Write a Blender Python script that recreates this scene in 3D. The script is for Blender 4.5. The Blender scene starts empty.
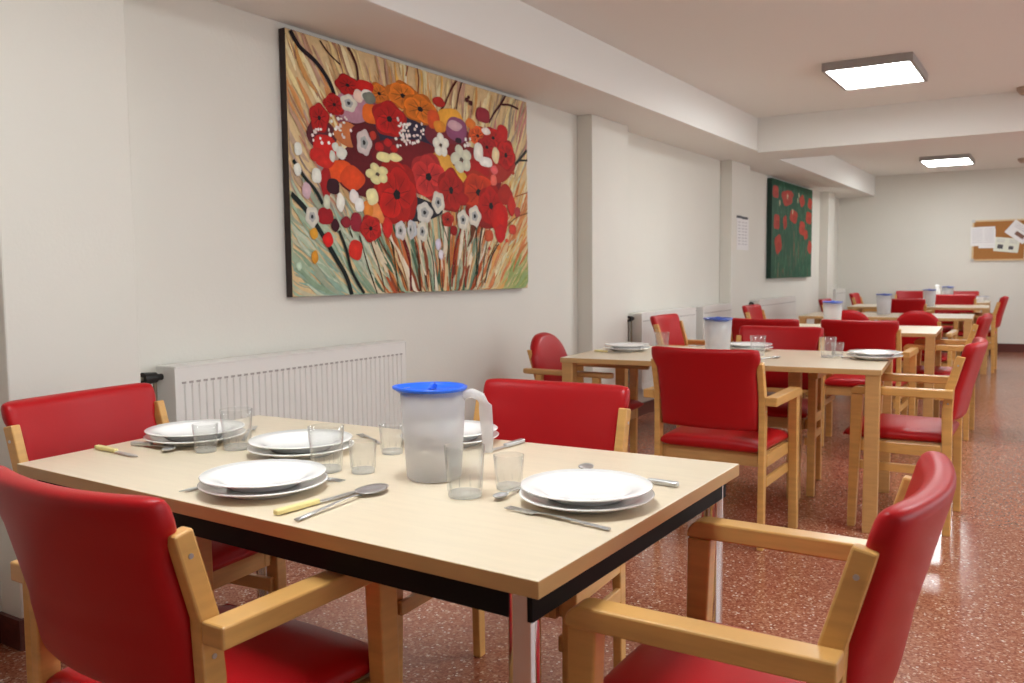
import bpy, bmesh, math, random
from mathutils import Vector, Matrix
random.seed(7)
C = bpy.context.scene.collection
SC = bpy.context.scene
PI = math.pi

# ------------------------------------------------------------------ camera
CAM_H = 1.2
def make_camera():
    cd = bpy.data.cameras.new('camera'); cam = bpy.data.objects.new('camera', cd); C.objects.link(cam)
    yaw, pitch, roll = math.radians(32.186), math.radians(4.553), math.radians(-0.564)
    F = Vector((-math.sin(yaw)*math.cos(pitch), math.cos(yaw)*math.cos(pitch), -math.sin(pitch)))
    r = Vector((math.cos(yaw), math.sin(yaw), 0)); u = r.cross(F)
    r2 = math.cos(roll)*r + math.sin(roll)*u; u2 = -math.sin(roll)*r + math.cos(roll)*u
    m = Matrix((r2, u2, -F)).transposed().to_4x4(); m.translation = Vector((0, 0, CAM_H))
    cam.matrix_world = m
    cd.sensor_width = 36; cd.lens = 866.8/1024*36; cd.clip_start = .02; cd.clip_end = 60
    cd.dof.use_dof = True; cd.dof.focus_distance = 2.1; cd.dof.aperture_fstop = 6.3
    SC.camera = cam
make_camera()
SC.view_settings.view_transform = 'Standard'; SC.view_settings.look = 'None'
SC.view_settings.gamma = 1; SC.view_settings.use_curve_mapping = False
SC.view_settings.exposure = EXPO = 0.92
w = bpy.data.worlds.new('world'); SC.world = w; w.use_nodes = True
w.node_tree.nodes['Background'].inputs[0].default_value = (.9, .95, 1, 1)
w.node_tree.nodes['Background'].inputs[1].default_value = .6
LAMP = 17.0          # radiance of the ceiling panels
def area(name, loc, rot, sx, sy, power, col):
    l = bpy.data.lights.new(name, 'AREA'); l.shape = 'RECTANGLE'; l.size = sx; l.size_y = sy
    l.energy = power; l.color = col
    o = bpy.data.objects.new(name, l); C.objects.link(o); o.location = loc; o.rotation_euler = rot
    return o
# daylight entering through the windows along the right-hand side
area('window_daylight', (3.35, 2.5, 1.45), (0, PI/2, 0), 1.5, 5.0, 30, (.88, .95, 1))
area('window_daylight', (3.35, 9.5, 1.45), (0, PI/2, 0), 1.5, 5.0, 30, (.88, .95, 1))

# ------------------------------------------------------------------ helpers
def srgb(h):
    h = h.lstrip('#'); v = [int(h[i:i+2], 16)/255 for i in (0, 2, 4)]
    return tuple(c/12.92 if c <= .04045 else ((c+.055)/1.055)**2.4 for c in v)
def mat(name, col='808080', rough=.5, metal=0, spec=.5, bump=0, bscale=100, var=0, vscale=8, stretch=None, coat=0):
    m = bpy.data.materials.new(name); m.use_nodes = True; nt = m.node_tree
    b = nt.nodes['Principled BSDF']; c = srgb(col)
    b.inputs['Base Color'].default_value = (*c, 1); b.inputs['Roughness'].default_value = rough
    b.inputs['Metallic'].default_value = metal; b.inputs['Specular IOR Level'].default_value = spec
    b.inputs['Coat Weight'].default_value = coat; b.inputs['Coat Roughness'].default_value = .15
    tc = nt.nodes.new('ShaderNodeTexCoord')
    if var:
        mp = nt.nodes.new('ShaderNodeMapping'); nt.links.new(tc.outputs['Object'], mp.inputs[0])
        if stretch: mp.inputs['Scale'].default_value = stretch
        n = nt.nodes.new('ShaderNodeTexNoise'); n.inputs['Scale'].default_value = vscale; n.inputs['Detail'].default_value = 5
        nt.links.new(mp.outputs[0], n.inputs['Vector'])
        r = nt.nodes.new('ShaderNodeValToRGB'); r.color_ramp.elements[0].position = .3; r.color_ramp.elements[1].position = .7
        r.color_ramp.elements[0].color = (*[x*(1-var) for x in c], 1); r.color_ramp.elements[1].color = (*[min(1, x*(1+var*.6)) for x in c], 1)
        nt.links.new(n.outputs['Fac'], r.inputs[0]); nt.links.new(r.outputs[0], b.inputs['Base Color'])
    if bump:
        n = nt.nodes.new('ShaderNodeTexNoise'); n.inputs['Scale'].default_value = bscale; n.inputs['Detail'].default_value = 3
        nt.links.new(tc.outputs['Object'], n.inputs['Vector'])
        bp = nt.nodes.new('ShaderNodeBump'); bp.inputs['Strength'].default_value = bump; bp.inputs['Distance'].default_value = .002
        nt.links.new(n.outputs['Fac'], bp.inputs['Height']); nt.links.new(bp.outputs[0], b.inputs['Normal'])
    return m
M = {}
M['wall'] = mat('wall_paint', 'dedad0', .7, bump=.35, bscale=70, var=.02, vscale=2)
M['ceiling'] = mat('ceiling_paint', 'ecebe6', .8, bump=.15, bscale=60)
M['wood'] = mat('beech', 'd7a45e', .32, var=.12, vscale=6, stretch=(1, 1, 9), coat=.25)
M['wood_side'] = mat('beech_edge', 'c99a60', .4, var=.1, vscale=9, stretch=(1, 1, 9))
M['laminate'] = mat('laminate', 'e3d3b8', .28, var=.035, vscale=7, stretch=(1, 9, 1))
M['edge'] = mat('laminate_edge', 'c79e68', .4, var=.06, vscale=8, stretch=(1, 1, 6))
M['red'] = mat('red_vinyl', 'ac0b13', .4, spec=.35, bump=.12, bscale=350)
M['seam'] = mat('red_seam', 'a81018', .4)
M['burgundy'] = mat('burgundy_vinyl', '5a1c28', .35)
M['blue_seat'] = mat('blue_vinyl', '1d2a4e', .4)
M['black'] = mat('black_metal', '08090a', .6, spec=.2)
M['chrome'] = mat('chrome', 'd8d8d8', .12, metal=1)
M['steel'] = mat('steel', 'c9c9c9', .3, metal=.75)
M['white'] = mat('white_china', 'faf9f7', .15, coat=.5)
M['rad'] = mat('radiator_enamel', 'e3e0da', .35)
M['slot'] = mat('radiator_slot', 'a59f98', .6)
M['yellow'] = mat('cream_plastic', 'eadb97', .35)
M['blue'] = mat('blue_plastic', '1c62dc', .3)
M['blue2'] = mat('faded_blue_plastic', '4a62b4', .3)
M['greyframe'] = mat('lamp_frame', '9c9691', .45)
M['canvas_edge'] = mat('canvas_edge', '2e201c', .6)
M['green_edge'] = mat('green_canvas_edge', '123428', .6)
M['cork'] = mat('cork', 'a9713a', .85, bump=.4, bscale=300, var=.15, vscale=120)
M['boardframe'] = mat('pale_wood', 'd9bd92', .5)
M['paper'] = mat('paper', 'e6e3e2', .7)
M['paper2'] = mat('paper_print', 'dedfcf', .7)
M['ink'] = mat('ink', '4c4a4e', .7)
M['inkfaint'] = mat('faint_ink', 'b4aeb4', .7)
M['brownink'] = mat('brown_print', '7a5648', .7)
M['inkblue'] = mat('blue_ink', '35507c', .6)
M['inkgreen'] = mat('green_ink', '3f7a64', .6)
M['base'] = mat('skirting', '5d2f28', .35, var=.3, vscale=60)
M['knob'] = mat('valve_black', '1c1b1a', .4)
M['brass'] = mat('valve_metal', '8b7f6c', .35, metal=.8)
M['detector'] = mat('detector', 'b39a88', .5)
def emis(name, col, s):
    m = bpy.data.materials.new(name); m.use_nodes = True; nt = m.node_tree; nt.nodes.remove(nt.nodes['Principled BSDF'])
    e = nt.nodes.new('ShaderNodeEmission'); e.inputs[0].default_value = (*col, 1); e.inputs[1].default_value = s
    nt.links.new(e.outputs[0], nt.nodes['Material Output'].inputs[0]); return m
M['lamp'] = emis('lamp_diffuser', (.93, .985, 1), LAMP)
def glassy(name, tint, film, rough, density=0, dcol=(1, 1, 1)):
    """clear thin wall: see-through, with a Fresnel sheen and optionally a milky part"""
    m = bpy.data.materials.new(name); m.use_nodes = True; nt = m.node_tree; nt.nodes.remove(nt.nodes['Principled BSDF'])
    t = nt.nodes.new('ShaderNodeBsdfTransparent'); t.inputs[0].default_value = (*tint, 1)
    g = nt.nodes.new('ShaderNodeBsdfGlossy'); g.inputs['Roughness'].default_value = rough
    lw = nt.nodes.new('ShaderNodeLayerWeight'); lw.inputs[0].default_value = .5
    pw = nt.nodes.new('ShaderNodeMath'); pw.operation = 'POWER'; pw.inputs[1].default_value = 4; nt.links.new(lw.outputs['Facing'], pw.inputs[0])
    ma = nt.nodes.new('ShaderNodeMath'); ma.operation = 'MULTIPLY_ADD'; ma.inputs[1].default_value = film*2.2; ma.inputs[2].default_value = .035; nt.links.new(pw.outputs[0], ma.inputs[0])
    mx = nt.nodes.new('ShaderNodeMixShader'); nt.links.new(ma.outputs[0], mx.inputs[0])
    nt.links.new(t.outputs[0], mx.inputs[1]); nt.links.new(g.outputs[0], mx.inputs[2]); last = mx
    if density:
        d = nt.nodes.new('ShaderNodeBsdfDiffuse'); d.inputs[0].default_value = (*dcol, 1)
        tr = nt.nodes.new('ShaderNodeBsdfTranslucent'); tr.inputs[0].default_value = (*dcol, 1)
        m1 = nt.nodes.new('ShaderNodeMixShader'); m1.inputs[0].default_value = .5
        nt.links.new(d.outputs[0], m1.inputs[1]); nt.links.new(tr.outputs[0], m1.inputs[2])
        m2 = nt.nodes.new('ShaderNodeMixShader'); m2.inputs[0].default_value = density
        nt.links.new(mx.outputs[0], m2.inputs[1]); nt.links.new(m1.outputs[0], m2.inputs[2]); last = m2
    nt.links.new(last.outputs[0], nt.nodes['Material Output'].inputs[0]); return m
M['glass'] = glassy('tumbler_glass', (.98, .985, .98), .5, .04, .045, (.99, .95, .95))
gb = bpy.data.materials.new('glass_base'); gb.use_nodes = True
_b = gb.node_tree.nodes['Principled BSDF']; _b.inputs['Transmission Weight'].default_value = 1; _b.inputs['Roughness'].default_value = .02; _b.inputs['IOR'].default_value = 1.45
M['glass_base'] = glassy('thick_glass_base', (.9, .91, .9), .5, .05, .3, (1, 1, 1))
M['jug'] = glassy('frosted_jug', (.97, .97, .97), .3, .15, .33, (1, .99, .99))
M['jughandle'] = glassy('frosted_jug_handle', (.93, .93, .93), .3, .2, .6, (.88, .86, .86))
M['water'] = glassy('water', (.96, .965, .97), .3, .08, .08, (1, 1, 1))

def floor_mat():
    m = bpy.data.materials.new('terrazzo'); m.use_nodes = True; nt = m.node_tree; b = nt.nodes['Principled BSDF']
    tc = nt.nodes.new('ShaderNodeTexCoord')
    def vor(scale):
        v = nt.nodes.new('ShaderNodeTexVoronoi'); v.inputs['Scale'].default_value = scale; nt.links.new(tc.outputs['Object'], v.inputs['Vector'])
        s = nt.nodes.new('ShaderNodeSeparateColor'); nt.links.new(v.outputs['Color'], s.inputs[0]); return v, s
    v1, s1 = vor(140); v2, s2 = vor(76)
    r1 = nt.nodes.new('ShaderNodeValToRGB'); r1.color_ramp.interpolation = 'CONSTANT'
    e = r1.color_ramp.elements; e[0].color = (*srgb('9a5c44'), 1); e[1].position = .35; e[1].color = (*srgb('a66b52'), 1)
    for p, c in ((.6, '884a36'), (.80, 'b37d64'), (.94, 'caa58e')):
        x = e.new(p); x.color = (*srgb(c), 1)
    nt.links.new(s1.outputs[0], r1.inputs[0])
    r2 = nt.nodes.new('ShaderNodeValToRGB'); r2.color_ramp.interpolation = 'CONSTANT'
    r2.color_ramp.elements[0].color = (0, 0, 0, 1); r2.color_ramp.elements[1].position = .92; r2.color_ramp.elements[1].color = (1, 1, 1, 1)
    nt.links.new(s2.outputs[1], r2.inputs[0])
    lt = nt.nodes.new('ShaderNodeMath'); lt.operation = 'LESS_THAN'; lt.inputs[1].default_value = .33; nt.links.new(v2.outputs['Distance'], lt.inputs[0])
    mu = nt.nodes.new('ShaderNodeMath'); mu.operation = 'MULTIPLY'; nt.links.new(lt.outputs[0], mu.inputs[0]); nt.links.new(r2.outputs[0], mu.inputs[1])
    mx = nt.nodes.new('ShaderNodeMix'); mx.data_type = 'RGBA'; nt.links.new(mu.outputs[0], mx.inputs[0]); nt.links.new(r1.outputs[0], mx.inputs[6])
    mx.inputs[7].default_value = (*srgb('e4d0c0'), 1)
    # broad wear
    n = nt.nodes.new('ShaderNodeTexNoise'); n.inputs['Scale'].default_value = 1.2; nt.links.new(tc.outputs['Object'], n.inputs['Vector'])
    mr = nt.nodes.new('ShaderNodeMapRange'); mr.inputs[3].default_value = .13; mr.inputs[4].default_value = .24; nt.links.new(n.outputs['Fac'], mr.inputs[0])
    nt.links.new(mr.outputs[0], b.inputs['Roughness']); nt.links.new(mx.outputs[2], b.inputs['Base Color'])
    b.inputs['Specular IOR Level'].default_value = .6
    return m
M['floor'] = floor_mat()

def obj(name, bm, mats, parent=None, smooth=False, bevel=0, seg=2, sub=0, loc=None):
    me = bpy.data.meshes.new(name); bmesh.ops.recalc_face_normals(bm, faces=bm.faces); bm.to_mesh(me); bm.free()
    if not isinstance(mats, (list, tuple)): mats = [mats]
    for m in mats: me.materials.append(M[m] if isinstance(m, str) else m)
    o = bpy.data.objects.new(name, me); C.objects.link(o)
    if smooth:
        for p in me.polygons: p.use_smooth = True
    if bevel:
        b = o.modifiers.new('bevel', 'BEVEL'); b.width = bevel; b.segments = seg; b.limit_method = 'ANGLE'; b.angle_limit = math.radians(40)
    if sub:
        s = o.modifiers.new('sub', 'SUBSURF'); s.levels = sub; s.render_levels = sub
    if parent: o.parent = parent
    if loc: o.location = loc
    return o
def empty(name, label, cat, loc=(0, 0, 0), rz=0, group=None):
    o = bpy.data.objects.new(name, None); C.objects.link(o); o.location = loc; o.rotation_euler = (0, 0, rz); o.empty_display_size = .1
    o['label'] = label; o['category'] = cat
    if group: o['group'] = group
    return o
def tag(o, label, cat, group=None):
    o['label'] = label; o['category'] = cat
    if group: o['group'] = group
    return o
def struct(o): o['kind'] = 'structure'; return o
def dup(root, loc, rz, label, group=None):
    r = root.copy(); C.objects.link(r); r.location = loc; r.rotation_euler = (root.rotation_euler.x, root.rotation_euler.y, rz); r['label'] = label
    if group: r['group'] = group
    for ch in list(root.children):
        c = ch.copy(); C.objects.link(c); c.parent = r
        for g in ch.children:
            d = g.copy(); C.objects.link(d); d.parent = c
    return r
def box(bm, x0, x1, y0, y1, z0, z1, mi=0):
    vs = [bm.verts.new(p) for p in ((x0,y0,z0),(x1,y0,z0),(x1,y1,z0),(x0,y1,z0),(x0,y0,z1),(x1,y0,z1),(x1,y1,z1),(x0,y1,z1))]
    fs = []
    for f in ((0,3,2,1),(4,5,6,7),(0,1,5,4),(1,2,6,5),(2,3,7,6),(3,0,4,7)):
        q = bm.faces.new([vs[i] for i in f]); q.material_index = mi; fs.append(q)
    return fs
def boxbm(*a):
    bm = bmesh.new(); box(bm, *a); return bm
def prism(bm, prof, x0, x1, axis='x', mi=0):
    """extrude a closed profile; axis x: profile is (y,z); axis z: profile is (x,y)"""
    def P(a, b, t): return (t, a, b) if axis == 'x' else (a, b, t)
    A = [bm.verts.new(P(a, b, x0)) for a, b in prof]; B = [bm.verts.new(P(a, b, x1)) for a, b in prof]
    n = len(prof); bm.faces.new(A).material_index = mi; bm.faces.new(B[::-1]).material_index = mi
    for i in range(n): bm.faces.new((A[i], B[i], B[(i+1) % n], A[(i+1) % n])).material_index = mi
def lathe(bm, prof, n=32, cx=0, cy=0, mi=0, squash=None):
    rings = []
    for r, z in prof:
        if r < 1e-6: rings.append([bm.verts.new((cx, cy, z))]); continue
        rings.append([bm.verts.new((cx+r*math.cos(2*PI*i/n), cy+r*math.sin(2*PI*i/n), z)) for i in range(n)])
    for a, b in zip(rings, rings[1:]):
        for i in range(n):
            j = (i+1) % n
            if len(a) == 1 and len(b) == 1: continue
            if len(a) == 1: f = bm.faces.new((a[0], b[i], b[j]))
            elif len(b) == 1: f = bm.faces.new((a[i], a[j], b[0]))
            else: f = bm.faces.new((a[i], a[j], b[j], b[i]))
            f.material_index = mi
def tube(bm, pts, rad, n=10, mi=0, flat=1.0):
    """tube along points, rad may be a list; flat squashes it vertically"""
    pts = [Vector(p) for p in pts]; rings = []
    for i, p in enumerate(pts):
        t = (pts[min(i+1, len(pts)-1)]-pts[max(i-1, 0)]).normalized()
        ref = Vector((0, 0, 1)) if abs(t.z) < .9 else Vector((0, 1, 0))
        s = t.cross(ref).normalized(); u = s.cross(t).normalized()
        r = rad[i] if isinstance(rad, (list, tuple)) else rad
        rings.append([bm.verts.new(p+s*r*math.cos(2*PI*k/n)+u*r*flat*math.sin(2*PI*k/n)) for k in range(n)])
    for a, b in zip(rings, rings[1:]):
        for k in range(n): bm.faces.new((a[k], a[(k+1) % n], b[(k+1) % n], b[k])).material_index = mi
    bm.faces.new(rings[0][::-1]).material_index = mi; bm.faces.new(rings[-1]).material_index = mi
def cushion(bm, pos, nu=22, nv=22, p=8, mi=0):
    """pos(u,v,s): point for u,v in -1..1 on side s=-1/+1 with thickness factor; edges rounded by a superellipse"""
    def th(a): return max(0, 1-abs(a)**p)**(1/2.2)
    us = [math.sin(PI/2*(-1+2*i/nu)) for i in range(nu+1)]; us = [math.copysign(abs(u)**.75, u) for u in us]
    vs = [math.sin(PI/2*(-1+2*i/nv)) for i in range(nv+1)]; vs = [math.copysign(abs(v)**.75, v) for v in vs]
    g = {}
    for i, u in enumerate(us):
        for j, v in enumerate(vs):
            t = th(u)*th(v)
            if i in (0, nu) or j in (0, nv):
                q = bm.verts.new(pos(u, v, 0)); g[i, j, 0] = g[i, j, 1] = q
            else:
                g[i, j, 0] = bm.verts.new(pos(u, v, -t)); g[i, j, 1] = bm.verts.new(pos(u, v, t))
    for i in range(nu):
        for j in range(nv):
            for s in (0, 1):
                q = [g[i, j, s], g[i+1, j, s], g[i+1, j+1, s], g[i, j+1, s]]
                if len(set(q)) < 3: continue
                q = list(dict.fromkeys(q))
                try: bm.faces.new(q if s else q[::-1]).material_index = mi
                except ValueError: pass

# ------------------------------------------------------------------ room
XW = -2.92; XC = -2.80; YF = 14.2; ZC = 2.6; ZS = 2.3; XS = -2.40
XR = 3.5; YB = -2.6
struct(obj('floor', boxbm(XW-.1, XR+.1, YB-.1, YF+.1, -.1, 0), 'floor'))
struct(obj('ceiling', boxbm(XW-.1, XR+.1, YB-.1, YF+.1, ZC, ZC+.1), 'ceiling'))
struct(obj('wall_left', boxbm(XW-.1, XW, YB-.1, YF+.1, 0, ZC), 'wall'))
struct(obj('wall_far', boxbm(XW, XR, YF, YF+.1, 0, ZC), 'wall'))
bm = bmesh.new()       # right wall with two openings for the windows
for a, b in ((YB, 0), (5, 7), (12, YF)): box(bm, XR, XR+.1, a, b, 0, ZC)
for a, b in ((0, 5), (7, 12)): box(bm, XR, XR+.1, a, b, 0, .7); box(bm, XR, XR+.1, a, b, 2.2, ZC)
struct(obj('wall_right', bm, 'wall'))
struct(obj('wall_near', boxbm(XW, XR, YB-.1, YB, 0, ZC), 'wall'))
for a, b in ((1.455, 1.925), (5.53, 6.13), (8.62, 9.23), (12.95, 13.34)):
    struct(obj('trim_1', boxbm(XW, XC, a, b, 0, ZS), 'wall', bevel=.006))
struct(obj('trim_2', boxbm(XW, XS, YB, YF, ZS, ZC), 'ceiling', bevel=.004))
struct(obj('trim_3', boxbm(XS, XR, 8.12, 8.74, 2.285, ZC), 'ceiling', bevel=.004))
bm = bmesh.new()
box(bm, XW, XW+.015, YB, YF, 0, .1)
for a, b in ((1.455, 1.925), (5.53, 6.13), (8.62, 9.23), (12.95, 13.34)): box(bm, XC, XC+.015, a-.015, b+.015, 0, .1); box(bm, XW+.015, XC, a-.015, a, 0, .1); box(bm, XW+.015, XC, b, b+.015, 0, .1)
struct(obj('baseboard_left', bm, 'base'))
struct(obj('baseboard_far', boxbm(XW+.015, XR, YF-.015, YF, 0, .12), 'base'))
for i, (a, b) in enumerate(((0, 5), (7, 12))):
    wroot = struct(obj('window_%d' % (i+1), boxbm(XR+.03, XR+.035, a, b, .7, 2.2), 'glass'))
    bm = bmesh.new()
    for y in (a, (a+b)/2-.03, b-.06): box(bm, XR+.01, XR+.07, y, y+.06, .7, 2.2)
    for z in (.7, 2.14): box(bm, XR+.01, XR+.07, a, b, z, z+.06)
    obj('window_frame', bm, 'rad', wroot)

# ceiling panels
LG = 'square ceiling light panels'
def ceiling_light(x, y, label):
    t = empty('ceiling_light', label, 'ceiling light', (x, y, ZC), 0, LG)
    bm = bmesh.new(); a, b, h, e = .285, .38, .055, .022
    for q in ((-a, a, -b, -b+e), (-a, a, b-e, b), (-a, -a+e, -b+e, b-e), (a-e, a, -b+e, b-e)): box(bm, *q, -h, 0)
    box(bm, -a+e, a-e, -b+e, b-e, -.012, 0)
    obj('frame', bm, 'greyframe', t)
    obj('diffuser', boxbm(-a+e, a-e, -b+e, b-e, -h+.006, -.02), 'lamp', t)
    return t
l1 = ceiling_light(-1.13, 6.63, 'nearer bright square ceiling light panel with grey frame, in front of the beam')
dup(l1, (-1.25, 12.5, ZC), 0, 'farther small bright ceiling light panel with grey frame, beyond the beam')
for i, (x, y) in enumerate(((-1.1, 1.2), (.3, 3.9), (1.5, 9.8))):  # panels towards the right are unseen, added to brighten the farther tables
    dup(l1, (x, y, ZC), 0, 'lit ceiling light panel of the row %s' % ('above the nearest table' if i == 0 else 'added unseen on the right to brighten tables'), LG)
def disc(x, y, label):
    bm = bmesh.new(); lathe(bm, [(0, -.055), (.045, -.055), (.06, -.04), (.075, -.022), (.078, 0), (0, 0)], 28)
    tag(obj('smoke_detector', bm, 'detector', smooth=True, loc=(x, y, ZC)), label, 'smoke detector')
disc(-.25, 7.98, 'round pinkish smoke detector on the ceiling just before the beam')
disc(-.42, 13.1, 'tiny round smoke detector on the far part of the ceiling beyond the beam')

# ------------------------------------------------------------------ radiators
def radiator(y0, y1, z1, label, valve=-1, h=.6):
    t = empty('radiator', label, 'radiator', (XC-.03, (y0+y1)/2, z1-h), 0, 'white panel radiators on the left wall')
    L = (y1-y0)/2; d = .055
    bm = bmesh.new(); n = max(6, int(round(2*L/.0335))); pts = []
    # front panel: flat bands at top and bottom, fluted between
    zs = [0, .035, .05, h-.075, h-.06, h]
    prof = [(-L, 0), (-L+.02, 0)]
    for i in range(n):
        a = -L+.02+(2*L-.04)*i/n; w_ = (2*L-.04)/n
        prof += [(a+w_*.30, 0), (a+w_*.42, 1), (a+w_*.58, 1), (a+w_*.70, 0)]
    prof += [(L-.02, 0), (L, 0)]
    gr = []
    for zi, z in enumerate(zs):
        k = 1 if zi in (2, 3) else 0
        gr.append([bm.verts.new((d-.006*f*k, y, z)) for y, f in prof])
    for a, b in zip(gr, gr[1:]):
        for i in range(len(prof)-1): bm.faces.new((a[i], a[i+1], b[i+1], b[i]))
    box(bm, -d+.02, d-.012, -L+.006, L-.006, .004, h-.004)
    for i in range(n):
        a = -L+.02+(2*L-.04)*(i+.5)/n
        box(bm, d-.001, d+.0012, a-.0095, a+.0095, h-.062, h-.054, 1)
    obj('front_panel', bm, ['rad', 'slot'], t)
    bm = bmesh.new(); box(bm, -d, d+.002, -L-.004, -L, 0, h+.004); box(bm, -d, d+.002, L, L+.004, 0, h+.004)
    box(bm, -d, d+.002, -L, L, h-.002, h+.006)
    box(bm, -d, -d+.02, -L, L, 0, h)
    obj('casing', bm, 'rad', t, bevel=.003)
    s = valve
    bm = bmesh.new(); tube(bm, [(-.02, s*L, h-.035), (-.02, s*(L+.035), h-.035)], .012, 12); tube(bm, [(-.02, s*(L+.03), h-.035), (-.02, s*(L+.085), h-.035)], [.02, .024], 14)
    obj('valve', bm, 'knob', t)
    bm = bmesh.new(); tube(bm, [(-.02, s*(L+.02), h-.035), (-.02, s*(L+.12), h-.035)], .008, 10); tube(bm, [(-.02, s*(L+.035), h-.035), (-.02, s*(L+.035), .06-(z1-h)), ], .0075, 8)
    tube(bm, [(-.02, s*(L+.035), .03), (-.02, s*(L-.02), .03)], .01, 10); tube(bm, [(-.02, s*(L+.035), -(z1-h)), (-.02, s*(L+.035), .05)], .0075, 8)
    obj('pipe', bm, 'brass', t)
    return t
radiator(2.05, 3.40, .856, 'long white ribbed radiator under the large flower painting')
radiator(6.34, 7.55, .862, 'white radiator beyond the second pillar, behind the middle tables')
radiator(7.74, 8.58, .862, 'short white radiator just before the third pillar with the notice')
radiator(9.55, 11.1, .862, 'white radiator under the green poppy painting')
rr = radiator(13.42, 14.1, .9, 'small white radiator in the far left corner of the room')

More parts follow.
